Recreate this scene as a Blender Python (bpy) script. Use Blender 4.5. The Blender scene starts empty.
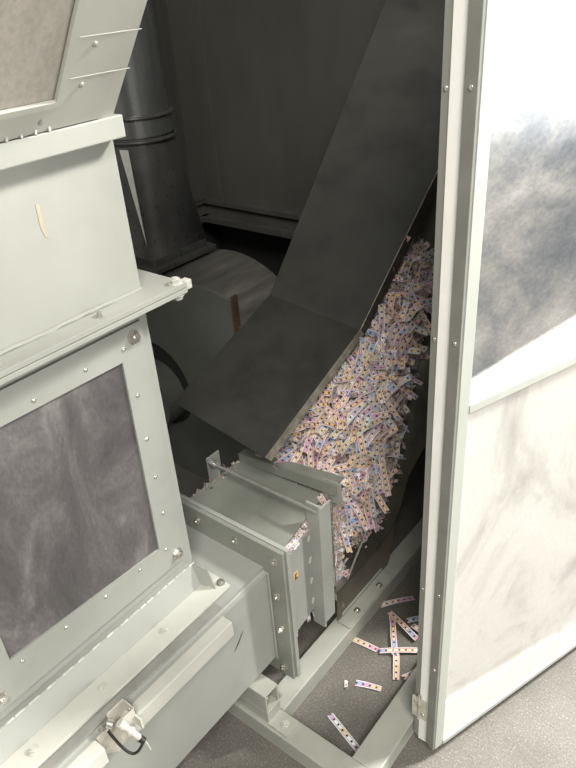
import bpy, bmesh, math, random
from mathutils import Vector, Matrix
random.seed(7)
scn = bpy.context.scene
col = scn.collection
R = math.radians

# ------------------------------------------------------------------ materials
def new_mat(name):
    m = bpy.data.materials.new(name); m.use_nodes = True
    nt = m.node_tree; nt.nodes.clear()
    out = nt.nodes.new('ShaderNodeOutputMaterial'); b = nt.nodes.new('ShaderNodeBsdfPrincipled')
    nt.links.new(b.outputs[0], out.inputs[0])
    return m, nt, b
def noise(nt, scale, detail=4, rough=.6, vec=None, dist=0.0):
    n = nt.nodes.new('ShaderNodeTexNoise'); n.inputs['Scale'].default_value = scale
    n.inputs['Detail'].default_value = detail; n.inputs['Roughness'].default_value = rough
    n.inputs['Distortion'].default_value = dist
    if vec: nt.links.new(vec, n.inputs['Vector'])
    return n.outputs['Fac']
def ramp(nt, fac, stops):
    r = nt.nodes.new('ShaderNodeValToRGB'); e = r.color_ramp.elements
    while len(e) > 1: e.remove(e[-1])
    e[0].position = stops[0][0]; e[0].color = (*stops[0][1], 1)
    for p, c in stops[1:]:
        k = e.new(p); k.color = (*c, 1)
    nt.links.new(fac, r.inputs[0]); return r.outputs[0]
def objco(nt, scale=None, rot=None):
    t = nt.nodes.new('ShaderNodeTexCoord'); o = t.outputs['Object']
    if scale or rot:
        mp = nt.nodes.new('ShaderNodeMapping')
        if scale: mp.inputs['Scale'].default_value = scale
        if rot: mp.inputs['Rotation'].default_value = rot
        nt.links.new(o, mp.inputs[0]); return mp.outputs[0]
    return o
def bump(nt, b, fac, strength=.1, dist=.001):
    bn = nt.nodes.new('ShaderNodeBump'); bn.inputs['Strength'].default_value = strength
    bn.inputs['Distance'].default_value = dist
    nt.links.new(fac, bn.inputs['Height']); nt.links.new(bn.outputs[0], b.inputs['Normal'])
def surf(name, stops, scale=8, rough=.5, metal=0.0, rvar=.1, bumps=.08, stretch=None, detail=5, dist=0.0, rot=None, spec=.5):
    m, nt, b = new_mat(name)
    v = objco(nt, stretch, rot)
    f = noise(nt, scale, detail, .6, v, dist)
    c = ramp(nt, f, stops)
    nt.links.new(c, b.inputs['Base Color'])
    b.inputs['Metallic'].default_value = metal
    b.inputs['Specular IOR Level'].default_value = spec
    f2 = noise(nt, scale*4, 3, .6, v)
    mr = nt.nodes.new('ShaderNodeMapRange'); mr.inputs[3].default_value = rough-rvar; mr.inputs[4].default_value = rough+rvar
    nt.links.new(f2, mr.inputs[0]); nt.links.new(mr.outputs[0], b.inputs['Roughness'])
    if bumps: bump(nt, b, noise(nt, 260, 3, .6, v), bumps, .0006)
    return m
M = {}
M['paint'] = surf('grey_green_paint', [(.30,(.29,.298,.272)),(.5,(.325,.333,.305)),(.7,(.345,.353,.322))], 6, .42, rvar=.06)
M['paint_lit'] = surf('lit_grey_green_paint', [(.30,(.44,.44,.395)),(.5,(.49,.49,.44)),(.7,(.515,.515,.46))], 6, .45, rvar=.06)  # same paint made brighter: light on ledge, rails and hopper put into colour
M['paint_mid'] = surf('plain_grey_green_paint', [(.30,(.28,.284,.255)),(.5,(.31,.314,.282)),(.7,(.33,.334,.30))], 6, .5, rvar=.06)
M['paint_dark'] = surf('worn_grey_green_paint', [(.3,(.19,.20,.17)),(.5,(.25,.26,.225)),(.75,(.29,.30,.26))], 5, .36, rvar=.08)
M['frame'] = surf('frame_paint', [(.3,(.32,.325,.285)),(.5,(.37,.375,.33)),(.72,(.40,.405,.355))], 9, .45)
M['weld'] = surf('weld_bead', [(.35,(.35,.36,.32)),(.6,(.60,.61,.56))], 60, .4)
M['zinc'] = surf('zinc_plated_steel', [(.3,(.55,.53,.48)),(.7,(.78,.76,.70))], 30, .25, metal=.9)
M['rod'] = surf('steel_rod', [(.3,(.42,.41,.37)),(.7,(.58,.57,.52))], 30, .32, metal=.6)
M['black'] = surf('black_plastic', [(.3,(.012,.012,.012)),(.7,(.025,.025,.025))], 20, .4)
M['white_plastic'] = surf('white_plastic', [(.3,(.48,.46,.41)),(.7,(.58,.56,.50))], 20, .4)
M['stained'] = surf('stained_plate', [(.3,(.32,.29,.23)),(.55,(.55,.53,.46)),(.75,(.42,.34,.22))], 30, .5)
M['slab'] = surf('dark_rubber_coated_sheet', [(.28,(.022,.022,.019)),(.5,(.037,.037,.032)),(.66,(.042,.042,.036)),(.78,(.054,.052,.046))], 7, .42, rvar=.08, spec=.35)
M['slab_lip'] = surf('worn_sheet_edge', [(.3,(.16,.14,.11)),(.5,(.34,.31,.25)),(.7,(.48,.45,.37))], 25, .35, metal=.4)
M['slab_side'] = surf('dark_sheet_flange', [(.3,(.035,.028,.022)),(.7,(.06,.05,.042))], 12, .5)
M['ramp'] = surf('dark_oiled_steel', [(.28,(.06,.056,.046)),(.5,(.095,.088,.072)),(.72,(.14,.125,.10))], 9, .3, metal=.55, rvar=.06, bumps=.05)
M['skirt'] = surf('oiled_brown_steel', [(.3,(.10,.09,.07)),(.6,(.17,.15,.115)),(.8,(.20,.15,.09))], 12, .4, metal=.3)
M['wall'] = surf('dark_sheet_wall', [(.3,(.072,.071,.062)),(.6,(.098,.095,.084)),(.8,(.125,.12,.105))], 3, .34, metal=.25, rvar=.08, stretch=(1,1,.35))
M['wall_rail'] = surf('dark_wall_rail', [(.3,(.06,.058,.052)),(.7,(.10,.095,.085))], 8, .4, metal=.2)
M['void'] = surf('painted_recess_shade', [(.3,(.012,.012,.010)),(.7,(.02,.02,.018))], 5, .8)  # near-black colour stands in for shade below the wall rails and in the inlet
M['pipe'] = surf('galvanised_duct', [(.3,(.16,.165,.165)),(.6,(.25,.255,.25)),(.8,(.32,.32,.32))], 10, .24, metal=.7, stretch=(1,1,.15))
M['collar'] = surf('dark_rubber_clamp', [(.3,(.055,.055,.053)),(.7,(.10,.10,.095))], 10, .30, metal=.3)
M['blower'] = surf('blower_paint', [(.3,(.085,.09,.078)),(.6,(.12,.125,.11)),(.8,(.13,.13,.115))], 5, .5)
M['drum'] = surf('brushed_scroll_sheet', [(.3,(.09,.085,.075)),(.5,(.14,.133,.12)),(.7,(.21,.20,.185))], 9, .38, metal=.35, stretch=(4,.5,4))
M['rust'] = surf('rusty_edge', [(.3,(.04,.026,.014)),(.7,(.10,.06,.028))], 30, .7)
M['label_white'] = surf('white_label', [(.3,(.5,.49,.45)),(.7,(.7,.69,.64))], 20, .5)
M['yellow'] = surf('warning_yellow', [(.3,(.62,.42,.16)),(.7,(.72,.50,.22))], 40, .5)
M['print_black'] = surf('black_print', [(.3,(.03,.02,.02)),(.7,(.05,.03,.03))], 40, .5)
M['red'] = surf('red_print', [(.3,(.35,.04,.02)),(.7,(.5,.07,.03))], 40, .5)
M['scuff'] = surf('dark_scuff', [(.3,(.03,.02,.02)),(.7,(.10,.07,.07))], 80, .6)
M['tape'] = surf('dried_glue', [(.3,(.36,.31,.21)),(.7,(.40,.36,.27))], 40, .5)
M['anod'] = surf('anodised_aluminium', [(.3,(.28,.28,.25)),(.5,(.32,.317,.285)),(.7,(.35,.345,.31))], 14, .42, metal=.15, stretch=(1,1,.1))
M['rail_glare'] = surf('glare_white', [(.3,(.66,.65,.60)),(.5,(.72,.71,.66)),(.7,(.76,.75,.70))], 14, .38, metal=.1, stretch=(1,1,.1))  # pale tone carries the reflected light on the door rails
M['white_strip'] = surf('white_door_strip', [(.3,(.80,.79,.75)),(.7,(.87,.86,.83))], 14, .4)
M['strip_grey'] = surf('dark_grey_strip', [(.3,(.20,.20,.18)),(.7,(.27,.265,.24))], 14, .5)
M['leaf'] = surf('pale_green_grey_aluminium', [(.3,(.40,.42,.38)),(.7,(.46,.48,.435))], 14, .4, metal=.1, stretch=(1,1,.1))

# concrete floor with specks
m, nt, b = new_mat('speckled_concrete'); M['floor'] = m
v = objco(nt)
c1 = ramp(nt, noise(nt, 3.5, 6, .65, v), [(.3,(.105,.098,.085)),(.55,(.145,.135,.118)),(.75,(.175,.165,.145))])
sp = ramp(nt, noise(nt, 210, 3, .7, v), [(.30,(.6,.6,.6)),(.45,(.95,.95,.95)),(.58,(1.1,1.1,1.1)),(.68,(2.1,2.05,1.95))])
mx = nt.nodes.new('ShaderNodeMix'); mx.data_type = 'RGBA'; mx.blend_type = 'MULTIPLY'; mx.inputs[0].default_value = 1
nt.links.new(c1, mx.inputs[6]); nt.links.new(sp, mx.inputs[7]); nt.links.new(mx.outputs[2], b.inputs['Base Color'])
b.inputs['Roughness'].default_value = .5
bump(nt, b, noise(nt, 200, 3, .6, v), .12, .001)

# smudged panes
def pane(name, stops, scale, rough, rot=(.5,.4,.9), stretch=(1,1,.45), coat=0.0, dist=1.6, metal=0.0, fine=.3):
    m, nt, b = new_mat(name)
    v = objco(nt, stretch, rot)
    f = noise(nt, scale, 6, .62, v, dist)
    c = ramp(nt, f, stops)
    f2 = noise(nt, 130, 3, .7, v)
    g = ramp(nt, f2, [(.35,(1-fine,)*3),(.65,(1+fine*.5,)*3)])
    mx = nt.nodes.new('ShaderNodeMix'); mx.data_type = 'RGBA'; mx.blend_type = 'MULTIPLY'; mx.inputs[0].default_value = 1
    nt.links.new(c, mx.inputs[6]); nt.links.new(g, mx.inputs[7]); nt.links.new(mx.outputs[2], b.inputs['Base Color'])
    mr = nt.nodes.new('ShaderNodeMapRange'); mr.inputs[3].default_value = rough-.08; mr.inputs[4].default_value = rough+.12
    nt.links.new(f, mr.inputs[0]); nt.links.new(mr.outputs[0], b.inputs['Roughness'])
    b.inputs['Metallic'].default_value = metal
    b.inputs['Coat Weight'].default_value = coat
    return m
M['dusty_pane'] = pane('dusty_acrylic', [(.32,(.062,.057,.058)),(.45,(.085,.078,.079)),(.56,(.125,.115,.115)),(.68,(.21,.195,.19))], 5.5, .48, fine=.16, rot=(.6,0,0), stretch=(1,1.5,.7), dist=1.0)
M['beige_pane'] = pane('fogged_acrylic', [(.35,(.38,.345,.30)),(.5,(.45,.415,.37)),(.65,(.50,.465,.42))], 5, .5, fine=.12, dist=.4)
M['door_lower'] = pane('scuffed_pale_sheet', [(.30,(.25,.24,.225)),(.40,(.37,.36,.335)),(.50,(.52,.505,.475)),(.75,(.57,.56,.53))], 3.2, .38, fine=.05, rot=(.9,.2,.3), stretch=(1,1,.6), dist=1.0)
M['door_upper'] = pane('scratched_polished_sheet', [(.32,(.15,.165,.19)),(.44,(.22,.23,.245)),(.56,(.34,.335,.33)),(.72,(.50,.49,.47))], 5.5, .17, fine=.14, rot=(-.6,.0,.0), stretch=(1,.8,1.2), dist=.3, metal=.55)

# shredded strips: UV in metres, u along (random start), v across in -1..1
m, nt, b = new_mat('printed_strip_paper'); M['strip'] = m
uv = nt.nodes.new('ShaderNodeUVMap'); sx = nt.nodes.new('ShaderNodeSeparateXYZ'); nt.links.new(uv.outputs[0], sx.inputs[0])
def math_(op, a, bb=None, c=None):
    n = nt.nodes.new('ShaderNodeMath'); n.operation = op
    for i, q in enumerate((a, bb, c)):
        if q is None: continue
        if isinstance(q, (int, float)): n.inputs[i].default_value = q
        else: nt.links.new(q, n.inputs[i])
    return n.outputs[0]
def mixc(f, a, c):
    n = nt.nodes.new('ShaderNodeMix'); n.data_type = 'RGBA'
    nt.links.new(f, n.inputs[0])
    for i, q in ((6, a), (7, c)):
        if isinstance(q, tuple): n.inputs[i].default_value = (*q, 1)
        else: nt.links.new(q, n.inputs[i])
    return n.outputs[2]
u, w = sx.outputs[0], sx.outputs[1]
av = math_('ABSOLUTE', w)
cell = math_('FLOOR', math_('DIVIDE', u, .026))
wn = nt.nodes.new('ShaderNodeTexWhiteNoise'); wn.noise_dimensions = '1D'; nt.links.new(cell, wn.inputs['W'])
cc = nt.nodes.new('ShaderNodeValToRGB'); cc.color_ramp.interpolation = 'CONSTANT'
e = cc.color_ramp.elements; e[0].position = 0; e[0].color = (.80,.60,.26,1)
e[1].position = .26; e[1].color = (.80,.66,.44,1)
for p, c in ((.45,(.62,.36,.46)),(.60,(.30,.48,.66)),(.74,(.85,.60,.36)),(.86,(.82,.79,.72))):
    k = e.new(p); k.color = (*c, 1)
nt.links.new(wn.outputs['Value'], cc.inputs[0])
stripe = math_('MULTIPLY', math_('GREATER_THAN', av, .46), math_('LESS_THAN', av, .72))
wn2 = nt.nodes.new('ShaderNodeTexWhiteNoise'); wn2.noise_dimensions = '1D'; nt.links.new(math_('FLOOR', math_('DIVIDE', u, .35)), wn2.inputs['W'])
sc = nt.nodes.new('ShaderNodeValToRGB'); sc.color_ramp.interpolation = 'CONSTANT'
e = sc.color_ramp.elements; e[0].position = 0; e[0].color = (.52,.22,.34,1); e[1].position = .4; e[1].color = (.42,.28,.50,1)
k = e.new(.7); k.color = (.30,.42,.58,1)
nt.links.new(wn2.outputs['Value'], sc.inputs[0])
dotu = math_('LESS_THAN', math_('ABSOLUTE', math_('SUBTRACT', math_('FRACT', math_('DIVIDE', u, .0175)), .5)), .16)
dot = math_('MULTIPLY', dotu, math_('LESS_THAN', av, .30))
c = mixc(math_('GREATER_THAN', av, .50), cc.outputs[0], (.76,.72,.68))
c = mixc(stripe, c, sc.outputs[0])
c = mixc(dot, c, (.05,.025,.03))
geo = nt.nodes.new('ShaderNodeNewGeometry')
c = mixc(math_('MULTIPLY', geo.outputs['Backfacing'], .45), c, (.80,.78,.74))
nt.links.new(c, b.inputs['Base Color']); b.inputs['Roughness'].default_value = .42

# ------------------------------------------------------------------ helpers
def thing(name, label, cat, loc=(0,0,0), rotz=0, group=None):
    o = bpy.data.objects.new(name, None); col.objects.link(o); o.empty_display_size = .05
    o.location = loc; o.rotation_euler = (0,0,rotz); o['label'] = label; o['category'] = cat
    if group: o['group'] = group
    return o
def tag(o, label, cat, group=None, kind=None):
    if label: o['label'] = label
    if cat: o['category'] = cat
    if group: o['group'] = group
    if kind: o['kind'] = kind
    return o
def root_of(o):
    while o.parent: o = o.parent
    return o
def obj(name, bm, mat, parent=None, local=False, smooth=False, loc=None, label=None):
    """link bm as one mesh; vertices are given in world space unless local"""
    if parent and not local:
        r = root_of(parent)
        mi = (Matrix.Translation(r.location) @ Matrix.Rotation(r.rotation_euler.z, 4, 'Z')).inverted()
        bm.transform(mi)
    if loc and not parent:
        bm.transform(Matrix.Translation(-Vector(loc)))
    bmesh.ops.recalc_face_normals(bm, faces=bm.faces)
    me = bpy.data.meshes.new(name); bm.to_mesh(me); bm.free()
    me.materials.append(M[mat])
    if smooth:
        me.polygons.foreach_set('use_smooth', [True]*len(me.polygons))
        me.set_sharp_from_angle(angle=R(35))
    o = bpy.data.objects.new(name, me); col.objects.link(o)
    if parent: o.parent = parent
    elif loc: o.location = loc
    if label: o['label'] = label
    return o
def B(): return bmesh.new()
def box(bm, x0, x1, y0, y1, z0, z1, bev=.0012):
    vs = [bm.verts.new((x, y, z)) for x in (x0,x1) for y in (y0,y1) for z in (z0,z1)]
    fs = [bm.faces.new([vs[i] for i in q]) for q in ((0,1,3,2),(4,6,7,5),(0,4,5,1),(2,3,7,6),(0,2,6,4),(1,5,7,3))]
    if bev:
        es = list({e for f in fs for e in f.edges})
        bmesh.ops.bevel(bm, geom=es, offset=min(bev, .3*min(abs(x1-x0),abs(y1-y0),abs(z1-z0))), segments=2, affect='EDGES', profile=.6)
    return bm
def cyl(bm, p, q, r, n=16, r2=None):
    p, q = Vector(p), Vector(q); d = q-p
    mt = Matrix.Translation((p+q)/2) @ d.to_track_quat('Z','Y').to_matrix().to_4x4()
    bmesh.ops.create_cone(bm, cap_ends=True, segments=n, radius1=r, radius2=r if r2 is None else r2, depth=d.length, matrix=mt)
    return bm
def tube(bm, pts, r, n=10):
    """smooth bent tube through pts"""
    P = [Vector(p) for p in pts]; rings = []
    ref = Vector((.31,.2,.93))
    for i, p in enumerate(P):
        t = (P[min(i+1,len(P)-1)]-P[max(i-1,0)]).normalized()
        a = t.cross(ref).normalized(); c = t.cross(a)
        rings.append([bm.verts.new(p+(a*math.cos(k*2*math.pi/n)+c*math.sin(k*2*math.pi/n))*r) for k in range(n)])
    for a, c in zip(rings, rings[1:]):
        for k in range(n): bm.faces.new((a[k], a[(k+1)%n], c[(k+1)%n], c[k]))
    bm.faces.new(rings[0][::-1]); bm.faces.new(rings[-1])
    return bm
def prism(bm, pts, vec):
    """polygon pts extruded by vec"""
    a = [bm.verts.new(p) for p in pts]; vec = Vector(vec)
    c = [bm.verts.new(Vector(p)+vec) for p in pts]
    bm.faces.new(a); bm.faces.new(c[::-1])
    for i in range(len(a)):
        j = (i+1) % len(a); bm.faces.new((a[i], c[i], c[j], a[j]))
    return bm
def bevel_all(bm, off=.0012, seg=2):
    bmesh.ops.bevel(bm, geom=list(bm.edges), offset=off, segments=seg, affect='EDGES', profile=.6)
    return bm
def bolt_mesh(r=.0075, h=.006, washer=True, dome=False):
    """hex head screw with washer, axis +Z, seated on z = 0"""
    bm = B(); z = 0
    if washer: cyl(bm, (0,0,0), (0,0,.0016), r*1.35, 20); z = .0016
    if dome:
        bmesh.ops.create_uvsphere(bm, u_segments=16, v_segments=8, radius=r, matrix=Matrix.Translation((0,0,z)) @ Matrix.Diagonal((1,1,.55,1)))
    else:
        cyl(bm, (0,0,z), (0,0,z+h), r, 6)
        cyl(bm, (0,0,z+h), (0,0,z+h+.0022), r*.55, 14)
    me = bpy.data.meshes.new('screw'); bm.to_mesh(me); bm.free(); return me
ME = {}
for k, a in {'bolt':(.0072,.0055,True,False), 'bolt_small':(.0055,.004,True,False), 'rivet':(.0045,0,False,True), 'bolt_big':(.0095,.007,True,False)}.items():
    ME[k] = bolt_mesh(*a)
def bolt(parent, p, axis, kind='bolt', mat='zinc', name='bolt', local=False):
    me = ME[kind]
    key = kind+mat
    if key not in ME:
        c = me.copy(); c.materials.append(M[mat]); c.polygons.foreach_set('use_smooth', [kind == 'rivet']*len(c.polygons)); ME[key] = c
    o = bpy.data.objects.new(name, ME[key]); col.objects.link(o); o.parent = parent
    ax = Vector(axis); q = ax.to_track_quat('Z','Y')
    p = Vector(p)
    if not local:
        r = root_of(parent); rz = r.rotation_euler.z
        p = Matrix.Rotation(-rz, 3, 'Z') @ (p-r.location)
        q = Matrix.Rotation(-rz, 3, 'Z').to_quaternion() @ q
    q = q @ Matrix.Rotation(random.uniform(0,1), 3, 'Z').to_quaternion()
    o.location = p; o.rotation_mode = 'QUATERNION'; o.rotation_quaternion = q
    return o

# ------------------------------------------------------------------ setting
def struct(name, bm, mat):
    o = obj(name, bm, mat); o['kind'] = 'structure'; return o
struct('floor', box(B(), -7, 5.2, -6, 6.5, -.1, 0, 0), 'floor')
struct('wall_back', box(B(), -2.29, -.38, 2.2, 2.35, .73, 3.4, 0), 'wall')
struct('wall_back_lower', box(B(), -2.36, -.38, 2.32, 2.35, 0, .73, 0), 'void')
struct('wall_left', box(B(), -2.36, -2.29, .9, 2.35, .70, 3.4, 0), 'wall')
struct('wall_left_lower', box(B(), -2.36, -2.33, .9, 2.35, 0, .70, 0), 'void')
struct('wall_right', box(B(), -.42, -.38, 1.45, 2.35, 0, 2.6, 0), 'wall')  # unseen enclosure wall, put in to shade the interior
struct('ceiling', box(B(), -2.33, -.9, 1.6, 2.35, 3.4, 3.44, 0), 'wall')
bm = B(); box(bm, -2.29, -.42, 2.165, 2.2, .715, .735); box(bm, -2.29, -.42, 2.185, 2.2, .66, .715); box(bm, -2.29, -.42, 2.15, 2.2, .635, .66)
struct('trim_1', bm, 'wall_rail')
bm = B(); box(bm, -2.29, -2.255, 1.0, 2.2, .715, .735); box(bm, -2.29, -2.27, 1.0, 2.2, .66, .715); box(bm, -2.29, -2.25, 1.0, 2.2, .635, .66)
struct('trim_2', bm, 'wall_rail')
bm = B(); box(bm, -2.29, -2.25, 2.10, 2.2, .735, 3.4); box(bm, -2.25, -2.17, 2.19, 2.2, .735, 3.4)
struct('trim_3', bm, 'wall')
# ------------------------------------------------------------------ base frame
fr = thing('base_frame', 'grey-green welded square tube frame lying on the concrete floor under the chute', 'frame', (-.63,.72,0))
obj('beam', box(B(), -.79, -.733, .748, 1.95, 0, .056, .003), 'frame', fr)
obj('beam', box(B(), -1.15, -.467, .69, .748, 0, .056, .003), 'frame', fr)
obj('beam', box(B(), -.535, -.467, .748, 1.95, 0, .056, .003), 'frame', fr)
# support bracket on the cross beam
sb = thing('support_bracket', 'short open-ended square tube bolted by its foot plate to the corner of the floor frame', 'bracket', (-.78,.72,.056))
bm = B()
for a in ((-.86,-.741,.70,.745,.150,.154),(-.86,-.741,.70,.745,.092,.096),(-.86,-.741,.70,.704,.096,.15),(-.86,-.741,.741,.745,.096,.15)): box(bm, *a, .0008)
obj('square_tube', bm, 'frame', sb)
bm = B(); box(bm, -.745,-.740,.70,.745,.058,.094); box(bm, -.86,-.745,.70,.745,.056,.092)
obj('web_plate', bm, 'frame', sb)
fp = obj('foot_plate', box(B(), -.742,-.682,.697,.744,.056,.061), 'frame', sb)
bolt(fp, (-.706,.72,.061), (0,0,1), 'bolt', 'paint_lit')
obj('clamp_plate', box(B(), -.80,-.765,.706,.739,.098,.148), 'collar', sb)
bolt(sb, (-.765,.724,.109), (1,0,0), 'bolt'); bolt(sb, (-.765,.724,.134), (1,0,0), 'bolt')

# ------------------------------------------------------------------ press duct
pd = thing('press_duct', 'long grey-green rectangular press duct under the window box, with a bolted end flange', 'machine duct', (-.94,.2,.154))
bm = B(); box(bm, -1.095, -.785, -.5, .80, .154, .458, 0)
bmesh.ops.bevel(bm, geom=[e for e in bm.edges if abs(e.verts[0].co.y-e.verts[1].co.y) > .5], offset=.012, segments=5, affect='EDGES')
body = obj('duct_body', bm, 'paint', pd, smooth=True)
bm = B()
box(bm, -1.145,-.737,.80,.81,.440,.527,0); box(bm, -1.145,-.737,.80,.81,.112,.156,0); box(bm,-.800,-.737,.80,.81,.156,.440,0); box(bm,-1.145,-1.095,.80,.81,.156,.440,0)
fl = obj('end_flange', bm, 'paint_dark', pd)
for p in ((-.995,.494),(-.877,.495),(-.761,.495),(-1.1,.494),(-.763,.385),(-.765,.27),(-.767,.135),(-.9,.13)):
    bolt(fl, (p[0], .80, p[1]), (0,-1,0), 'bolt')
obj('weld_bead', tube(B(), [(-.782,.797,.16+.29*i/40+random.uniform(-.001,.001)) for i in range(41)], .0028, 6), 'paint', fl, smooth=True)
obj('cover_rail', box(B(), -.785,-.757,.372,.652,.408,.450,.003), 'paint_lit', pd)
obj('cover_rail', box(B(), -.785,-.757,-.5,.318,.408,.450,.003), 'paint_lit', pd)
obj('dark_strip', box(B(), -.8135,-.794,-.5,.66,.4582,.462,.001), 'strip_grey', pd, label='darker strip along the duct top')  # thin overlay that darkens the duct top beside the ledge
obj('scuff_mark', prism(B(), [(-.7846,.668,.316),(-.7846,.672,.322),(-.7846,.70,.352),(-.7846,.702,.352),(-.7846,.686,.330)], (.0003,0,0)), 'scuff', pd, label='dark scuff mark on the side')

# ------------------------------------------------------------------ lock switch in the gap of the rail
ls = thing('limit_switch', 'small zinc bracket with white plunger switch and black cable loop on the duct side', 'switch', (-.75,.35,.42))
obj('back_plate', prism(B(), [(-.784,.320,.452),(-.784,.378,.452),(-.784,.378,.385),(-.784,.352,.372),(-.784,.320,.405)], (.003,0,0)), 'stained', ls)
bm = B(); box(bm, -.786,-.7845,.352,.390,.445,.480,.0004); box(bm, -.786,-.754,.3885,.390,.440,.480,.0004); box(bm,-.7555,-.754,.360,.390,.440,.480,.0004); box(bm,-.7545,-.738,.386,.390,.436,.462,.0004)
br = obj('bracket', bm, 'white_plastic', ls)
bolt(br, (-.771,.3885,.462), (0,-1,0), 'rivet')
bm = B(); cyl(bm, (-.752,.357,.476), (-.728,.370,.440), .0058, 16); cyl(bm, (-.754,.3555,.480), (-.747,.359,.469), .0085, 16); cyl(bm, (-.742,.362,.462), (-.737,.365,.455), .0080, 16)
sw = obj('switch_body', bm, 'white_plastic', ls, smooth=True)
obj('cap', cyl(B(), (-.728,.370,.440), (-.722,.3735,.431), .0066, 14), 'black', sw, smooth=True)
obj('ring', cyl(B(), (-.776,.345,.470), (-.766,.350,.468), .009, 16), 'zinc', ls, smooth=True)
pts = []
for i in range(19):
    t = i/18; a = math.pi*t
    pts.append((-.768+.046*t, .338+.034*t, .462-.032*t-.050*math.sin(a)))
obj('cable', tube(B(), pts, .0028, 8), 'black', ls, smooth=True)
obj('pin', tube(B(), [(-.722,.374,.436),(-.721,.378,.415),(-.722,.381,.395)], .0017, 8), 'white_plastic', ls)
bolt(ls, (-.785,.335,.462), (1,0,0), 'bolt_small', 'paint_dark'); bolt(ls, (-.785,.398,.447), (1,0,0), 'bolt_small', 'paint_dark')

# ------------------------------------------------------------------ window box
wb = thing('window_box', 'large grey-green machine box with the dusty dark window at left, bolted on the duct', 'machine housing', (-1.1,.3,.46))
body = obj('box_body', box(B(), -1.33,-.90,-.6,.692,.46,1.135,.004), 'paint', wb)
# bottom angle with upturned leg and bolted ledge
bm = B(); box(bm, -.90,-.814,-.6,.712,.463,.470,.001); box(bm, -.90,-.845,.68,.712,.470,.473,.001)
ledge = obj('bottom_ledge', bm, 'paint_lit', wb)
bm = B()
prism(bm, [(-.9,-.6,.517),(-.886,-.6,.520),(-.866,-.6,.470),(-.866,-.6,.464),(-.9,-.6,.464)], (0,1.275,0))
prism(bm, [(-.9,.675,.517),(-.886,.675,.520),(-.866,.675,.470),(-.866,.675,.464),(-.9,.675,.464)], (.036,.010,-.004))
obj('angle_leg', bm, 'paint', wb)
bm = B(); y = -.55
while y < .67:
    l = random.uniform(.012,.03); cyl(bm, (-.886,y,.519), (-.886,y+l,.5195), .0022, 6); y += l+random.uniform(.003,.016)
obj('weld_bead', bm, 'weld', wb)
for p in ((.235),(.385),(.546)): bolt(ledge, (-.842,p,.470), (0,0,1), 'bolt', 'paint_lit')
bolt(ledge, (-.834,.703,.470), (0,0,1), 'bolt')
# cover frame around the window
bm = B(); yb, yt = .222, .610
X0, X1 = -.900, -.893
oy0, oy1, oz0, oz1 = .15, .672, .558, 1.098
# pane corners (y,z) follow the opening
op = [(.272,.632),(.609,.613),(.618,1.040),(.272,1.045)]
def ring_plate(bm, outer, inner, x0, x1):
    n = 4
    L = []
    for x in (x0, x1):
        L.append(([bm.verts.new((x,*p)) for p in outer], [bm.verts.new((x,*p)) for p in inner]))
    for (o_, i_) in L:
        for k in range(n): bm.faces.new((o_[k], o_[(k+1)%n], i_[(k+1)%n], i_[k]))
    for s in (0,1):
        for k in range(n): bm.faces.new((L[0][s][k], L[0][s][(k+1)%n], L[1][s][(k+1)%n], L[1][s][k]))
    return bm
# the left side of the opening lies beyond the frame except at the bottom
outer = [(.205,.545),(.672,.545),(.672,1.098),(.205,1.098)]
wf = obj('window_frame', ring_plate(B(), outer, op, X0, X1), 'paint', wb)
obj('window_pane', box(B(), -.9002,-.8975,.262,.628,.602,1.052,0), 'dusty_pane', wf)
for (y,z) in ((.335,1.055),(.445,1.057),(.545,1.062),(.625,1.062),(.634,.965),(.634,.87),(.636,.78),(.636,.69),(.625,.60),(.555,.602),(.47,.604),(.38,.607),(.29,.610)):
    bolt(wf, (X1,y,z), (1,0,0), 'rivet', name='screw')
bolt(wf, (X1,.650,1.075), (1,0,0), 'bolt_big', name='corner_bolt'); bolt(wf, (X1,.650,.570), (1,0,0), 'bolt_big', name='corner_bolt'); bolt(wf, (X1,.235,.572), (1,0,0), 'bolt_big', name='corner_bolt')
# upper flange of the box
obj('top_flange', box(B(), -1.38,-.852,-.6,.752,1.128,1.137,.001), 'paint', wb)

# ------------------------------------------------------------------ neck section above the box
nk = thing('hopper_neck', 'plain grey-green sheet metal neck section between the lower window box and the flared hopper', 'machine housing', (-1.1,.3,1.137))
obj('neck_body', box(B(), -1.33,-.90,-.6,.692,1.137,1.404,.004), 'paint_mid', nk)
fl = obj('bottom_flange', box(B(), -1.38,-.852,-.6,.752,1.138,1.147,.001), 'paint_mid', nk)
obj('weld_bead', tube(B(), [(-.898,-.5+1.19*i/80,1.149+random.uniform(-.001,.001)) for i in range(81)], .0032, 6), 'paint_mid', fl, smooth=True)
for y in (.40,.585): bolt(fl, (-.874,y,1.147), (0,0,1), 'bolt', 'paint_mid'); bolt(fl, (-.874,y,1.127), (0,0,-1), 'bolt', 'paint_mid')
for x in (-.865,):
    bolt(fl, (x,.738,1.147), (0,0,1), 'bolt_big', 'paint_lit'); bolt(fl, (x,.738,1.127), (0,0,-1), 'bolt_big', 'paint_lit')
    cy = obj('clamp_tab', box(B(), x-.008,x+.008,.735,.768,1.130,1.146), 'paint_lit', fl)
obj('glue_smear', prism(B(), [(-.8998,.535,1.335),(-.8998,.541,1.334),(-.8998,.540,1.30),(-.8998,.544,1.285),(-.8998,.538,1.286),(-.8998,.534,1.302)], (.0004,0,0)), 'tape', nk, label='dried yellowish smear')
obj('glue_smear', prism(B(), [(-.8998,.415,1.228),(-.8998,.437,1.236),(-.8998,.440,1.226),(-.8998,.415,1.214)], (.0004,0,0)), 'tape', nk, label='dried yellowish smear')

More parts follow.
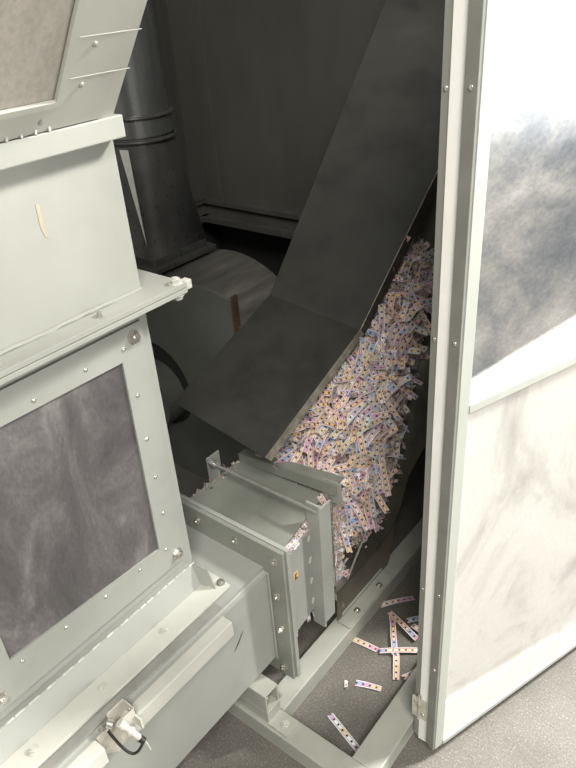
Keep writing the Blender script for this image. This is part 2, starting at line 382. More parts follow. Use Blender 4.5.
# ------------------------------------------------------------------ flared hopper
hp = thing('feed_hopper', 'flared grey-green feed hopper at the top left with a fogged beige window', 'hopper', (-1.1,.3,1.404))
band = obj('rim_band', box(B(), -1.36,-.872,-.6,.695,1.398,1.430,.002), 'paint_mid', hp)
bm = B(); 
def lean(z, off=0.0): return -.885+.77*(z-1.425)+off
zt = 1.95
# body: flared front
a = [(-1.33,-.6,1.428),(lean(1.428),-.6,1.428),(lean(zt),-.6,zt),(-1.33,-.6,zt)]
prism(bm, a, (0,1.285,0))
obj('hopper_body', bm, 'paint_lit', hp)
n_ = Vector((1,0,-.77)).normalized()
def lp(y, z, off): 
    p = Vector((lean(z), y, z)) + n_*off; return tuple(p)
def lplate(y0,y1,z0,z1,o0,o1):
    bm = B(); prism(bm, [lp(y0,z0,o0), lp(y1,z0,o0), lp(y1,z1,o0), lp(y0,z1,o0)], n_*(o1-o0)); return bm
bm = lplate(.575,.66,1.434,1.9,0,.004); 
for e_ in (lplate(-.4,.575,1.434,1.472,0,.004),):
    me_ = bpy.data.meshes.new('t'); e_.to_mesh(me_); e_.free(); bm.from_mesh(me_)
hf = obj('window_frame', bm, 'paint_lit', hp)
bm = lplate(.566,.576,1.468,1.9,.004,.010)
e_ = lplate(-.4,.566,1.468,1.475,.004,.010); me_ = bpy.data.meshes.new('t'); e_.to_mesh(me_); e_.free(); bm.from_mesh(me_)
obj('window_bead', bm, 'paint_lit', hp)
obj('window_pane', lplate(-.4,.567,1.473,1.9,.001,.003), 'beige_pane', hf)
for (y,z) in ((.612,1.535),(.606,1.487),(.552,1.448)): bolt(hf, lp(y,z,.004), n_, 'rivet', 'paint')
for k in range(5): obj('tab', box(B(), -.878,-.871,.48+.022*k-.002,.48+.022*k+.002,1.430,1.437), 'paint_lit', band)
for z in (1.497,1.545):
    obj('seam', lplate(.585,.685,z,z+.0008,.004,.0046), 'paint_lit', hf)
bolt(hp, (-.905,.686,1.437), (0,1,.2), 'bolt', 'paint_dark')

# ------------------------------------------------------------------ baling channel
bc = thing('baling_channel', 'open-cornered grey steel channel clamped by angle irons, packed with shredded strips', 'press channel', (-.94,.9,.17))
bm = B(); prism(bm, [(-1.087,.812,.470),(-.777,.812,.470),(-.815,1.06,.470),(-1.087,1.06,.470)], (0,0,.006)); bevel_all(bm,.001)
obj('top_plate', bm, 'paint_dark', bc)
sp_ = obj('side_plate', prism(B(), [(-.785,.812,.165),(-.785,.96,.200),(-.785,.96,.458),(-.785,.812,.445)], (.005,0,0)), 'paint', bc)
obj('side_plate', prism(B(), [(-1.10,.812,.165),(-1.10,.96,.200),(-1.10,.96,.458),(-1.10,.812,.445)], (.005,0,0)), 'paint', bc)
obj('bottom_plate', box(B(), -1.095,-.80,.812,1.05,.165,.170), 'paint_dark', bc)
bm = B()
box(bm, -1.145,-.733,.811,.822,.459,.529); box(bm, -1.145,-.733,.811,.822,.110,.156); box(bm,-.787,-.733,.811,.822,.156,.459); box(bm,-1.145,-1.095,.811,.822,.156,.459)
obj('end_flange', bm, 'paint', bc)
for y, z in ((.945,.43),(.945,.36),(.945,.29),(.945,.22)): obj('weld_bead', cyl(B(), (-.780,y-.002,z), (-.779,y+.002,z+.016), .003, 6), 'paint_lit', sp_)
# warning label
lb = obj('warning_label', box(B(), -.7802,-.7795,.879,.897,.354,.377,0), 'yellow', sp_, label='small yellow warning label')
bm = B(); prism(bm, [(-.7794,.880,.353),(-.7794,.898,.353),(-.7794,.889,.358)], (.0003,0,0)); prism(bm, [(-.7794,.885,.372),(-.7794,.894,.370),(-.7794,.886,.362),(-.7794,.891,.361),(-.7794,.884,.356)], (.0003,0,0))
obj('warning_symbol', bm, 'print_black', lb)
# clamping angles
def angle_post(x0, x1, s):
    bm = B(); box(bm, x0,x1,.955,.961,.135,.540 if s > 0 else .530,.001)
    if s > 0: box(bm, x1-.005,x1,.961,1.000,.150,.530,.001)
    else: box(bm, x0,x0+.005,.961,1.000,.150,.530,.001)
    return bm
obj('clamp_angle', angle_post(-.790,-.752,1), 'paint', bc)
obj('clamp_angle', angle_post(-1.112,-1.070,-1), 'paint', bc)
bm = B(); prism(bm, [(-1.085,1.047,.472),(-.770,1.047,.500),(-.770,1.047,.534),(-1.085,1.047,.500)], (0,.006,0)); prism(bm, [(-1.085,1.053,.500),(-.770,1.053,.534),(-.770,1.085,.534),(-1.085,1.075,.500)], (0,0,-.005))
obj('cross_angle', bm, 'paint_dark', bc)
obj('corner_plate', box(B(), -.815,-.76,1.053,1.058,.470,.534,.001), 'paint', bc)
tr = obj('tie_rod', cyl(B(), (-1.095,.950,.530), (-.757,.950,.528), .0042, 12), 'rod', bc, smooth=True)
obj('nut', cyl(B(), (-1.085,.950,.530), (-1.075,.950,.530), .010, 6), 'zinc', tr)
obj('tie_rod', cyl(B(), (-.783,1.044,.50), (-.790,1.052,.165), .0042, 12), 'zinc', bc, smooth=True)
obj('tie_rod', cyl(B(), (-.80,.975,.142), (-.765,1.0,.142), .006, 12), 'zinc', bc, smooth=True)

# ------------------------------------------------------------------ deflector chute
ch = thing('deflector_chute', 'dark upward curving steel guide sheet behind the press channel, bolted to the frame beam', 'chute', (-.8,1.2,.056))
prof = [(1.04,.168),(1.20,.170),(1.28,.176),(1.325,.190),(1.36,.222),(1.385,.262),(1.408,.315),(1.43,.375),(1.465,.47),(1.52,.58),(1.60,.68),(1.72,.79)]
prof_up = [(1.72,.79),(1.80,.91),(1.86,1.03),(1.93,1.20)]
def near(y): return -.775 if y < 1.41 else min(-.775+.09*(y-1.41)/.1, -.72)
bm = B(); rows = []
for (y,z) in prof: rows.append([bm.verts.new((x,y,z)) for x in (-1.2, -1.05, -.92, near(y))])
for a, c in zip(rows, rows[1:]):
    for k in range(3): bm.faces.new((a[k],a[k+1],c[k+1],c[k]))
o = obj('guide_sheet', bm, 'ramp', ch, smooth=True)
sm = o.modifiers.new('thickness','SOLIDIFY'); sm.thickness = .004; sm.offset = -1
bm = B(); rows = []
for (y,z) in prof_up: rows.append([bm.verts.new((x,y,z)) for x in (-1.2, -1.05, -.92, -.70)])
for a, c in zip(rows, rows[1:]):
    for k in range(3): bm.faces.new((a[k],a[k+1],c[k+1],c[k]))
o = obj('upper_guide', bm, 'skirt', ch, smooth=True, label='brownish upper end of the guide sheet')
sm = o.modifiers.new('thickness','SOLIDIFY'); sm.thickness = .004; sm.offset = -1
sk = [(-.779,1.042,.056),(-.779,1.30,.056),(-.779,1.325,.10),(-.779,1.34,.195),(-.779,1.325,.188),(-.779,1.28,.174),(-.779,1.2,.168),(-.779,1.042,.166)]
obj('side_skirt', prism(B(), sk, (.004,0,0)), 'skirt', ch)
bm = B(); box(bm, -.775,-.735,1.040,1.262,.056,.061,.001); box(bm, -.775,-.771,1.06,1.262,.061,.075,.001)
mf = obj('mounting_foot', bm, 'frame', ch)
bolt(mf, (-.752,1.10,.061), (0,0,1), 'bolt'); bolt(mf, (-.750,1.212,.061), (0,0,1), 'bolt')
bm = B(); box(bm, -.825,-.775,1.040,1.082,.163,.168,.001); box(bm, -.825,-.775,1.040,1.045,.140,.163,.001)
obj('corner_tab', bm, 'paint', ch)
obj('stay_rod', cyl(B(), (-.782,1.10,.165), (-.766,1.20,.322), .0036, 12), 'zinc', ch, smooth=True)
random.seed(3)
cr = obj('paper_crumb', box(B(), -.803,-.799,1.22,1.227,.174,.176,0), 'label_white', ch)

# ------------------------------------------------------------------ dark cover slab
cv = thing('chute_cover', 'broad dark folded cover slab rising diagonally above the stream of strips', 'chute cover', (-1.05,1.36,.8))
# corners: near edge at x=-.90, far edge at x=-1.20
A0, A1 = Vector((-.90,.952,.622)), Vector((-1.20,.955,.673))
B0, B1 = Vector((-.90,1.360,.778)), Vector((-1.20,1.359,.812))
C0, C1 = Vector((-.90,2.10,1.372)), Vector((-1.215,2.11,1.62))
def slab(a, b_, c_, d_, th, n=12):
    bm = B(); g = []
    for sgn in (0,1):
        off = Vector((.0,.62,-.78))*th*sgn
        g.append([[bm.verts.new((a.lerp(b_, i/n)).lerp(d_.lerp(c_, i/n), j/n)+off) for j in range(n+1)] for i in range(n+1)])
    for k in (0,1):
        for i in range(n):
            for j in range(n): bm.faces.new((g[k][i][j], g[k][i+1][j], g[k][i+1][j+1], g[k][i][j+1]))
    for i in range(n):
        for q in (0, n):
            bm.faces.new((g[0][i][q], g[0][i+1][q], g[1][i+1][q], g[1][i][q])); bm.faces.new((g[0][q][i], g[0][q][i+1], g[1][q][i+1], g[1][q][i]))
    return bm
lower = obj('lower_panel', slab(A0, B0, B1, A1, .006), 'slab', cv, smooth=True)
upper = obj('upper_panel', slab(B0, C0, C1, B1, .006), 'slab', cv, smooth=True)
dn = Vector((.10,.35,-.93)).normalized()
bm = B(); prism(bm, [A0+Vector((0,0,.001)), B0+Vector((0,0,.001)), B0+Vector((.006,.010,-.012)), A0+Vector((.007,.010,-.012))], (.002,0,0))
obj('edge_lip', bm, 'slab_lip', cv, label='bare worn metal lip of the lower panel')
bm = B(); prism(bm, [B0, C0, C0+Vector((.0,.035,-.045)), B0+Vector((.0,.018,-.022))], (.003,0,0))
obj('edge_lip', bm, 'slab_side', cv, label='dark side flange of the upper panel')
bm = B(); cyl(bm, B0+Vector((.002,0,.002)), C0+Vector((.002,0,.002)), .0012, 6)
obj('edge_trim', bm, 'slab_lip', cv)

# ------------------------------------------------------------------ blower
bl = thing('blower', 'dark scroll fan housing with round inlet in the shadow behind the window box', 'blower', (-1.5,1.5,0))
cx, cz, rr = -1.58, .45, .34
bm = B(); cyl(bm, (cx,1.352,cz), (cx,1.62,cz), rr, 96)
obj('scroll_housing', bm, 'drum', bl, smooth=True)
bm = B(); box(bm, -2.05,-1.337,1.345,1.42,.12,.0,0); bm.free()
# front plate with a round hole
bm = B(); hx, hz, hr = -1.745, .36, .165; N = 48
outer = []
def sq(t):
    c_, s_ = math.cos(t), math.sin(t); X = .408 if c_ > 0 else .30; Zp = .425 if s_ > 0 else .36
    k = min(X/abs(c_) if abs(c_) > 1e-6 else 9, Zp/abs(s_) if abs(s_) > 1e-6 else 9)
    return hx+k*c_, hz+k*s_
ri = [];ro = []
for y in (1.338,1.350):
    ri.append([bm.verts.new((hx+hr*math.cos(2*math.pi*i/N), y, hz+hr*math.sin(2*math.pi*i/N))) for i in range(N)])
    ro.append([bm.verts.new((sq(2*math.pi*i/N)[0], y, sq(2*math.pi*i/N)[1])) for i in range(N)])
for k in range(N):
    j = (k+1)%N
    bm.faces.new((ri[0][k],ri[0][j],ro[0][j],ro[0][k])); bm.faces.new((ri[1][k],ri[1][j],ro[1][j],ro[1][k]))
    bm.faces.new((ri[0][k],ri[0][j],ri[1][j],ri[1][k])); bm.faces.new((ro[0][k],ro[0][j],ro[1][j],ro[1][k]))
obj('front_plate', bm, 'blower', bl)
bm = B(); box(bm, -1.3368,-1.330,1.336,1.362,.12,.785,.001)
obj('side_edge', bm, 'rust', bl, label='rusty brown side edge')
obj('inlet_dark_disc', cyl(B(), (hx,1.3503,hz),(hx,1.3517,hz),.163,40), 'void', bl)  # black disc paints the darkness inside the inlet
bm = B(); cyl(bm, (hx,1.27,hz-.03), (hx,1.35,hz-.03), .12, 40)
obj('inlet_pipe', bm, 'blower', bl, smooth=True)

# ------------------------------------------------------------------ exhaust pipe
ep = thing('exhaust_pipe', 'glossy dark vertical round duct with square base transition standing behind the hopper', 'duct', (-1.79,1.47,.8))
px, py = -1.79, 1.475
bm = B(); cyl(bm, (px,py,1.245), (px,py,2.38), .105, 48)
pp = obj('round_pipe', bm, 'pipe', ep, smooth=True)
bm = B(); cyl(bm, (px,py,1.19), (px,py,1.25), .112, 48); obj('collar', bm, 'pipe', ep, smooth=True)
for z in (1.178,1.246):
    bm = B(); tube(bm, [(px+.114*math.cos(i*math.pi/24), py+.114*math.sin(i*math.pi/24), z) for i in range(49)], .0055, 8)
    obj('clamp_ring', bm, 'collar', ep, smooth=True)
# round-to-square transition
bm = B(); N = 32; hi = []
for i in range(N):
    t = 2*math.pi*i/N; hi.append(bm.verts.new((px+.108*math.cos(t), py+.108*math.sin(t), 1.19)))
cn = [bm.verts.new((px+q*.125, py-.01+w_*.12, .83)) for q, w_ in ((1,1),(-1,1),(-1,-1),(1,-1))]
for k in range(4):
    c0, c1 = cn[k], cn[(k+1)%4]
    for i in range(8):
        bm.faces.new((c0, hi[(k*8+i)%N], hi[(k*8+i+1)%N]))
    bm.faces.new((c0, hi[(k*8+8)%N], c1))
bm.faces.new(cn); bm.faces.new(hi)
obj('transition', bm, 'collar', ep, smooth=True)
bm = B(); box(bm, -1.90,-1.66,1.35,1.58,.812,.832,.002); box(bm, -1.92,-1.635,1.325,1.60,.795,.812,.002)
obj('base_flange', bm, 'collar', ep)
obj('discharge_stub', box(B(), -1.89,-1.66,1.425,1.575,.74,.795), 'collar', ep)
bm = B(); prism(bm, [(px+.045,py-.119,1.165),(px+.078,py-.113,1.165),(px+.112,py-.134,.88)], (.003,-.003,0))
obj('label_strip', bm, 'label_white', ep, label='long pale tapered sticker')

# ------------------------------------------------------------------ door post, hinge, door leaf
ps = thing('door_post', 'tall riveted aluminium post at the edge of the enclosure opening', 'post', (-.455,.92,.02))
bm = B(); prism(bm, [(-.464,.906,.018),(-.448,.900,.018),(-.448,.903,.018),(-.463,.909,.018)], (0,0,2.03))
o = obj('front_face', bm, 'anod', ps)
obj('white_strip', box(B(), -.448,-.4265,.8975,.902,.018,2.05,.0005), 'white_strip', ps, label='white middle strip')
obj('back_face', box(B(), -.463,-.4275,.956,.958,.018,2.05,0), 'anod', ps)
obj('side_face', box(B(), -.464,-.4625,.909,.956,.018,2.05,0), 'anod', ps)
for z in (.507,1.074,1.448): bolt(o, (-.456,.903,z), (-.35,-1,0), 'rivet', name='rivet')
bm = B(); box(bm, -.466,-.430,.8955,.897,.098,.168,0); cyl(bm, (-.4475,.8945,.095), (-.4475,.8945,.172), .0035, 12)
hg = thing('hinge', 'small brassy worn hinge plate near the bottom of the aluminium post', 'hinge', (-.4465,.90,.095))
obj('hinge_plate', bm, 'stained', hg)
obj('pin', cyl(B(), (-.4475,.8945,.172), (-.4475,.8945,.184), .005, 10), 'zinc', hg)
bolt(hg, (-.457,.8955,.15), (0,-1,0), 'rivet'); bolt(hg, (-.438,.8955,.115), (0,-1,0), 'rivet')
th = R(-19.4)
dr = thing('enclosure_door', 'open aluminium door leaf with scratched metal panels at the right', 'door', (-.401,.882,.03), th)
H_ = 2.0; W_ = .78
def L(*a, bev=.001): return box(B(), a[0],a[1],a[2],a[3],a[4]-.03,a[5]-.03,bev)
g = obj('edge_profile', L(-.025,-.001,0,.006,.03,H_), 'strip_grey', dr, local=True, label='riveted door edge with shade painted in dark grey')  # end face of the leaf, its shade put into a darker grey
for z in (.305,.53,1.085,1.453): bolt(g, (-.0125,0,z-.03), (0,-1,0), 'rivet', name='rivet', local=True)
obj('stile', L(-.024,.0,.006,.030,.03,H_), 'leaf', dr, local=True)
obj('stile', L(-.024,.0,W_-.03,W_,.03,H_), 'leaf', dr, local=True)
bm = B(); prism(bm, [(-.024,.030,.127-.1),(-.024,.030,.148),(-.024,W_-.03,.06),(-.024,W_-.03,.0)], (.024,0,0)); bm.free()
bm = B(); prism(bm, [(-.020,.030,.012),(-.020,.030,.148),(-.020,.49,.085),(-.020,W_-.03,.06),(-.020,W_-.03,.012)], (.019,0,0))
obj('bottom_rail_glare', bm, 'rail_glare', dr, local=True)  # tapered pale piece shapes the bright reflection at the door foot
obj('sill_edge', L(-.024,.002,.030,W_-.03,.03,.044), 'leaf', dr, local=True)
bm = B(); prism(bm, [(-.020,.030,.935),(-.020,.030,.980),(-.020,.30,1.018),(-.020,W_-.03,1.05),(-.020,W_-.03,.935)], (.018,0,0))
obj('middle_rail_glare', bm, 'rail_glare', dr, local=True)  # sloped pale piece shapes the bright reflection across the door middle
obj('middle_rail_edge', L(-.024,.001,.030,W_-.03,.950,.966), 'leaf', dr, local=True)
obj('top_rail', L(-.024,.0,.030,W_-.03,H_-.05,H_), 'leaf', dr, local=True)
obj('lower_panel', L(-.014,-.006,.028,W_-.028,.04,.96,bev=0), 'door_lower', dr, local=True)
obj('upper_panel', L(-.014,-.006,.028,W_-.028,.96,H_-.04,bev=0), 'door_upper', dr, local=True)

# ------------------------------------------------------------------ shredded strips
def strip_bm(bm, length, width, mat4, curl, twist, seed_u, n=9, wob=0.0):
    uvl = bm.loops.layers.uv.verify()
    xs = []; x = z = 0.0; a = -curl/2; ds = length/n; yo = 0; ya = random.uniform(-1,1)*wob
    for i in range(n+1):
        xs.append((x, yo, z, a, i*ds)); a += curl/n; x += ds*math.cos(a); z += ds*math.sin(a); yo += ya*ds; ya += random.uniform(-.15,.15)*wob*3
    mx_, mz_ = xs[n//2][0], xs[n//2][2]
    prev = None
    for i, (x, yy, z, a, s) in enumerate(xs):
        tw = twist*(i/n-.5)
        dy = Vector((0, math.cos(tw), math.sin(tw)))*width/2
        c = Vector((x-mx_, yy, z-mz_))
        cur = (bm.verts.new(mat4 @ (c-dy)), bm.verts.new(mat4 @ (c+dy)), s)
        if prev:
            f = bm.faces.new((prev[0], cur[0], cur[1], prev[1]))
            for lp_, (uu, vv) in zip(f.loops, ((prev[2],-1),(cur[2],-1),(cur[2],1),(prev[2],1))): lp_[uvl].uv = (uu+seed_u, vv)
            f.smooth = True
        prev = cur
def strip_mesh(length, curl, twist, width=.0125, wob=.1):
    bm = B(); strip_bm(bm, length, width, Matrix(), curl, twist, random.uniform(0,40), 12, wob)
    me = bpy.data.meshes.new('paper_strip'); bm.to_mesh(me); bm.free(); me.materials.append(M['strip']); return me
random.seed(11)
meshes = [strip_mesh(random.uniform(.09,.16), random.uniform(-1.5,1.5), random.uniform(-.7,.7), .0168) for _ in range(60)]

# surface of the heap : (left, right) pairs from bottom to top
HR = [((-.86,1.075,.38),(-.797,1.120,.31)),
      ((-.91,1.092,.475),(-.79,1.20,.345)),
      ((-.985,1.06,.545),(-.787,1.262,.41)),
      ((-.955,1.10,.625),(-.787,1.290,.528)),
      ((-.925,1.262,.685),(-.80,1.387,.629)),
      ((-.905,1.385,.745),(-.82,1.482,.716)),
      ((-.905,1.505,.825),(-.85,1.621,.778)),
      ((-.915,1.575,.905),(-.87,1.722,.862))]
HR = [(Vector(a), Vector(b_)) for a, b_ in HR]
def heap(s, t):
    """s 0..1 across, t 0..1 upward"""
    k = min(int(t*(len(HR)-1)), len(HR)-2); f = t*(len(HR)-1)-k
    l = HR[k][0].lerp(HR[k+1][0], f); r = HR[k][1].lerp(HR[k+1][1], f)
    return l.lerp(r, s)
def heap_frame(s, t):
    p = heap(min(max(s,0),1), t)
    ds = heap(min(s+.05,1), t)-heap(max(s-.05,0), t); dt = heap(s, min(t+.02,1))-heap(s, max(t-.02,0))
    n = ds.cross(dt).normalized()
    if n.dot(Vector((.8,-.9,.5))) < 0: n = -n
    return p, ds.normalized(), n
def place(p, n, tilt=.45, base=None, bias=None):
    """random orientation with the strip's face roughly along n"""
    n = (n + Vector((random.gauss(0,tilt),random.gauss(0,tilt),random.gauss(0,tilt)))).normalized()
    if bias is not None and random.random() < .55: d = bias + Vector((random.gauss(0,.45),random.gauss(0,.45),random.gauss(0,.45)))
    else: d = Vector((random.gauss(0,1),random.gauss(0,1),random.gauss(0,1)))
    d = (d - n*d.dot(n)).normalized(); y = n.cross(d)
    m4 = Matrix((d, y, n)).transposed().to_4x4(); m4.translation = p
    return m4
def add_strip(m4, label, group, me=None, name='paper_strip'):
    o = bpy.data.objects.new(name, me or random.choice(meshes)); col.objects.link(o)
    o.matrix_world = m4
    tag(o, label, 'paper strip', group); return o
up = Vector((.1,.55,.8))
# 300 strips in view
N1 = 237
for i in range(N1):
    t = random.uniform(0,.965)**.85; s = random.uniform(.02 if t < .38 else (.13 if t < .75 else .27),.97)
    p, ds, n = heap_frame(min(max(s,0),1), t)
    p = p + n*random.uniform(.004,.016)
    if s < .15 or t > .93: p = p - n*.014
    add_strip(place(p, n, .30, bias=up), 'printed paper strip in the tangled heap of shredded strips under the dark cover slab', 'strips in the heap')
for i in range(24):   # hanging over the edge of the guide sheet
    t = random.uniform(.16,.42); p, ds, n = heap_frame(random.uniform(.72,1.0), t)
    p = p + Vector((.012,-.006,-.03)) + n*.01
    nn = Vector((.85,-.45,.15)) + Vector((random.gauss(0,.15),random.gauss(0,.15),0)); nn.normalize()
    d = Vector((random.gauss(0,.22),random.gauss(0,.22),-1)); d = (d-nn*d.dot(nn)).normalized(); y = nn.cross(d)
    m4 = Matrix((d,y,nn)).transposed().to_4x4(); m4.translation = p
    add_strip(m4, 'printed paper strip hanging down from the heap over the dark guide sheet', 'strips hanging from the heap')
for i in range(26):   # in the open corner of the channel and at its end
    q = random.random()
    if q < .55:
        k = random.random(); yy = .83+.16*random.random(); p = Vector((-.783-.15*(yy-.82)*k, yy, .460)); n = Vector((.5,-.1,.8))
        lab, grp = 'printed paper strip pressed out along the open top corner of the channel', 'strips in the open corner of the channel'
        bias = Vector((0,1,.1)); tl = .25
    else:
        p = Vector((-.797, random.uniform(1.005,1.085), random.uniform(.18,.46))); n = Vector((1,-.2,0))
        lab, grp = 'printed paper strip packed behind the vertical tie rod at the channel end', 'strips behind the tie rod'
        bias = Vector((0,.3,1)); tl = .3
    m4 = place(p, n, tl, bias=bias)
    if q < .55:
        d = Vector((-.14,1,random.uniform(-.05,.12))).normalized(); nn = Vector((.6,0,.8)); y = nn.cross(d).normalized(); nn = d.cross(y)
        m4 = Matrix((d,y,nn)).transposed().to_4x4(); m4.translation = p - Vector((0,0,.006)); m4 = m4 @ Matrix.Diagonal((.30,.75,.30,1))
    else: m4 = m4 @ Matrix.Diagonal((.55,.9,.55,1))
    add_strip(m4, lab, grp)

# everything deeper in the heap: nobody could count it
random.seed(23)
bm = B()
core = []
def core_grid(fn, ns, nt_):
    uvl = bm.loops.layers.uv.verify()
    g = [[bm.verts.new(fn(i/ns, j/nt_)) for i in range(ns+1)] for j in range(nt_+1)]
    for j in range(nt_):
        for i in range(ns):
            f = bm.faces.new((g[j][i],g[j][i+1],g[j+1][i+1],g[j+1][i]))
            for lp_, (uu, vv) in zip(f.loops, ((i,-1),(i+1,-1),(i+1,1),(i,1))): lp_[uvl].uv = (uu*.02+j*.37, vv)
def core_top(s, t):
    p, ds, n = heap_frame(s, t); return p - n*(.058+.012*random.random())
core_grid(core_top, 10, 70)
def core_side(s, t):
    r = heap(1, t); p, ds, n = heap_frame(1, t)
    return r - n*.02 + Vector((-.02,.10+.06*t,-.12))*s*1.2
core_grid(core_side, 6, 70)
def core_end(s, t):
    s = .22+.78*s
    return heap(s, 1) + Vector((-.02,.12,-.05))*t - Vector((0,0,.03))
core_grid(core_end, 10, 6)
# compressed bale in the channel
def bale_side(s, t): return Vector((-.803+.002*random.random(), .83+.28*s, .18+.27*t))
core_grid(bale_side, 24, 24)
def bale_top(s, t): return Vector((-1.07+.267*s, .83+.28*t, .452+.003*random.random()))
core_grid(bale_top, 24, 24)
def bale_end(s, t): return Vector((-1.07+.267*s, 1.11, .18+.27*t))
core_grid(bale_end, 24, 24)
def bale_left(s, t): return Vector((-1.085, .83+.28*s, .18+.29*t))
core_grid(bale_left, 24, 24)
def S(p, n, tilt, bias=None, ln=None, wd=.0125):
    strip_bm(bm, ln or random.uniform(.05,.12), wd, place(p, n, tilt, bias=bias), random.uniform(-1.2,1.2), random.uniform(-.8,.8), random.uniform(0,40), 7, .1)
for i in range(1250):
    s = random.uniform(0,1); t = random.uniform(0,1)
    p, ds, n = heap_frame(s, t); S(p - n*random.uniform(.008,.055), n, .42, up, random.uniform(.07,.14), .016)
for i in range(350):
    t = random.uniform(0,1); q = random.uniform(0,1); p = core_side(q, t); S(p, Vector((.7,-.2,.3)), .5, up)
for i in range(120):
    S(core_end(random.random(), random.random()*.6)+Vector((0,0,-.01)), Vector((0,-.3,1)), .5)
for i in range(90):   # ragged left edge of the channel top
    S(Vector((-1.085+.008*random.random(), random.uniform(.84,1.08), .46+.012*random.random())), Vector((-.6,-.2,.8)), .35, Vector((0,1,0)), random.uniform(.03,.06), .009)
for i in range(260):   # bale side seen between plates
    S(Vector((-.800, random.uniform(.83,1.12), random.uniform(.17,.46))), Vector((1,-.1,.1)), .25, Vector((0,.2,1)), random.uniform(.02,.05), .010)
for i in range(70):
    yy = random.uniform(.83,1.03); S(Vector((-.786-.15*(yy-.82)*random.random(), yy, .450+.008*random.random())), Vector((.5,-.1,.8)), .2, Vector((0,1,0)), random.uniform(.015,.03), .008)
for i in range(60):
    S(Vector((random.uniform(-.83,-.79), random.uniform(.83,1.04), random.uniform(.155,.18))), Vector((.4,-.5,-.4)), .4, None, random.uniform(.02,.035), .010)
me = bpy.data.meshes.new('shredded_strips'); bm.to_mesh(me); bm.free(); me.materials.append(M['strip'])
o = bpy.data.objects.new('shredded_strips', me); col.objects.link(o)
tag(o, 'dense mass of shredded printed paper strips filling the channel and the heap', 'shredded paper', kind='stuff')

# loose strips on the concrete floor: (x0,y0,x1,y1,label)
random.seed(5)
FS = [((-.658,.833),(-.553,.790), 0, 'yellow and purple paper strip lying alone on the floor inside the frame corner'),
      ((-.655,.944),(-.592,.968), 0, 'short dotted paper strip lying on the floor mid-way between the two long beams'),
      ((-.735,1.055),(-.662,1.060), 0, 'pale dotted paper strip on the floor against the left beam'),
      ((-.688,1.180),(-.612,1.075), .010, 'dotted paper strip lying across the others in the small pile on the floor'),
      ((-.655,1.060),(-.565,1.130), .006, 'blue-edged paper strip lying crosswise in the small pile on the floor'),
      ((-.625,1.095),(-.575,1.010), .003, 'reddish paper strip reaching from the small floor pile to the right beam'),
      ((-.700,1.185),(-.590,1.150), .014, 'dark thin paper strip trailing to the left out of the small floor pile'),
      ((-.645,1.190),(-.585,1.250), .004, 'folded yellow and blue paper strip behind the small floor pile'),
      ((-.735,1.195),(-.665,1.270), .002, 'faint narrow paper strip farthest back on the floor between the beams'),
      ((-.625,1.185),(-.560,1.175), .008, 'pink-edged paper strip on the right side of the small floor pile'),
      ((-.562,1.025),(-.535,1.080), .004, 'curled end of a paper strip beside the right beam near the post')]
for (a, c, h, lab) in FS:
    a, c = Vector((*a,0)), Vector((*c,0)); d = c-a
    me = strip_mesh(d.length, random.uniform(.15,.4)*random.choice((-1,-1,-1,1)) if h else -.12, random.uniform(-.25,.25), .0165, .05)
    o = bpy.data.objects.new('paper_strip', me); col.objects.link(o)
    o.location = (*((a+c)/2).xy, 0); o.rotation_euler = (0,0,math.atan2(d.y,d.x))
    mnz = min(v.co.z for v in me.vertices); o.location.z = .0015 - mnz + h*.5
    tag(o, lab, 'paper strip', 'loose strips on the floor')
bm = B(); strip_bm(bm, .022, .008, Matrix(), .9, .6, 3.2, 6)
me = bpy.data.meshes.new('paper_scrap'); bm.to_mesh(me); bm.free(); me.materials.append(M['strip'])
o = bpy.data.objects.new('paper_scrap', me); col.objects.link(o); o.location = (-.672,.925,.003); o.rotation_euler = (0,0,-1.0)
tag(o, 'tiny curled pink paper scrap beside the short strip on the floor', 'paper scrap')
# crumbs on the guide sheet
random.seed(9)
def psurf(y):
    for (y0,z0),(y1,z1) in zip(prof, prof[1:]):
        if y0 <= y <= y1: return z0+(z1-z0)*(y-y0)/(y1-y0)
for i in range(13):
    y = random.uniform(1.12,1.40); x = random.uniform(-.86,-.785)
    bm = B(); s = random.uniform(.002,.0045); bmesh.ops.create_icosphere(bm, subdivisions=1, radius=s, matrix=Matrix.Diagonal((1,1,.35,1)))
    for v_ in bm.verts: v_.co += Vector([random.uniform(-.0006,.0006) for _ in range(3)])
    o = obj('paper_crumb', bm, 'label_white', None); o.location = (x, y, psurf(y)+.0015)
    tag(o, 'tiny white paper crumb lying on the dark curved guide sheet', 'paper crumb', 'crumbs on the guide sheet')

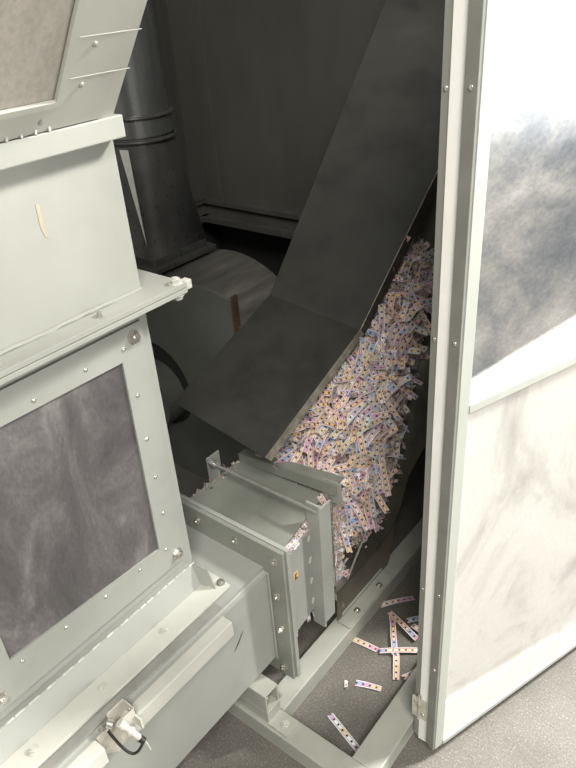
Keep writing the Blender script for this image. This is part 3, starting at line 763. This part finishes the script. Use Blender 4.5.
# ------------------------------------------------------------------ light
def area(name, loc, target, size, power, colr=(1,1,1), sy=None):
    l = bpy.data.lights.new(name, 'AREA'); l.energy = power; l.size = size; l.color = colr
    if sy: l.shape = 'RECTANGLE'; l.size_y = sy
    o = bpy.data.objects.new(name, l); col.objects.link(o); o.location = loc
    o.rotation_euler = (Vector(target)-Vector(loc)).to_track_quat('-Z','Y').to_euler(); return o
area('unseen_overhead_lamp', (2.0,-1.8,5.0), (-.7,.9,.4), 2.0, 340, (1,.97,.91), 2.0)
area('unseen_overhead_lamp', (1.6,4.0,4.2), (0,1.0,0), .8, 850, (1,.98,.94), .8)  # added unseen lamp, brightens the floor and door outside the enclosure
w = bpy.data.worlds.new('workshop'); scn.world = w; w.use_nodes = True
nt = w.node_tree; bg = nt.nodes['Background']
tc = nt.nodes.new('ShaderNodeTexCoord'); sx = nt.nodes.new('ShaderNodeSeparateXYZ'); nt.links.new(tc.outputs['Generated'], sx.inputs[0])
def wm(op, a, b_, c_=None):
    n_ = nt.nodes.new('ShaderNodeMath'); n_.operation = op
    for i, q in enumerate((a, b_, c_)):
        if q is None: continue
        if isinstance(q, (int,float)): n_.inputs[i].default_value = q
        else: nt.links.new(q, n_.inputs[i])
    return n_.outputs[0]
def smooth_(x, lo, hi):
    n_ = nt.nodes.new('ShaderNodeMapRange'); n_.interpolation_type = 'SMOOTHSTEP'; n_.inputs[1].default_value = lo; n_.inputs[2].default_value = hi
    nt.links.new(x, n_.inputs[0]); return n_.outputs[0]
# added bright band towards +X, lights the door panels; the rest is dim
toward = wm('ADD', wm('MULTIPLY', sx.outputs[0], .90), wm('MULTIPLY', sx.outputs[1], .43))
gate = wm('MULTIPLY', smooth_(toward, .84, .93), smooth_(sx.outputs[2], -.24, -.17))
gate = wm('MULTIPLY', gate, wm('SUBTRACT', 1.0, smooth_(sx.outputs[2], .10, .24)))
st = wm('MULTIPLY_ADD', gate, 7.5, .38)
nt.links.new(st, bg.inputs[1]); bg.inputs[0].default_value = (1,.99,.94,1)

# ------------------------------------------------------------------ camera
cam = bpy.data.cameras.new('camera'); co = bpy.data.objects.new('camera', cam); col.objects.link(co)
cam.sensor_fit = 'HORIZONTAL'; cam.sensor_width = 36; cam.lens = 696/576*36; cam.clip_start = .02
right = Vector((.78456396,.61641221,-.06704763)); down = Vector((.27259865,-.44002637,-.855609)); fwd = Vector((-.55691056,.65300289,-.51326197))
mt = Matrix((right, -down, -fwd)).transposed().to_4x4(); mt.translation = (0,0,1.6)
co.matrix_world = mt
scn.camera = co
scn.view_settings.view_transform = 'Standard'; scn.view_settings.look = 'None'
scn.view_settings.exposure = 0.0; scn.view_settings.gamma = 1; scn.view_settings.use_curve_mapping = False
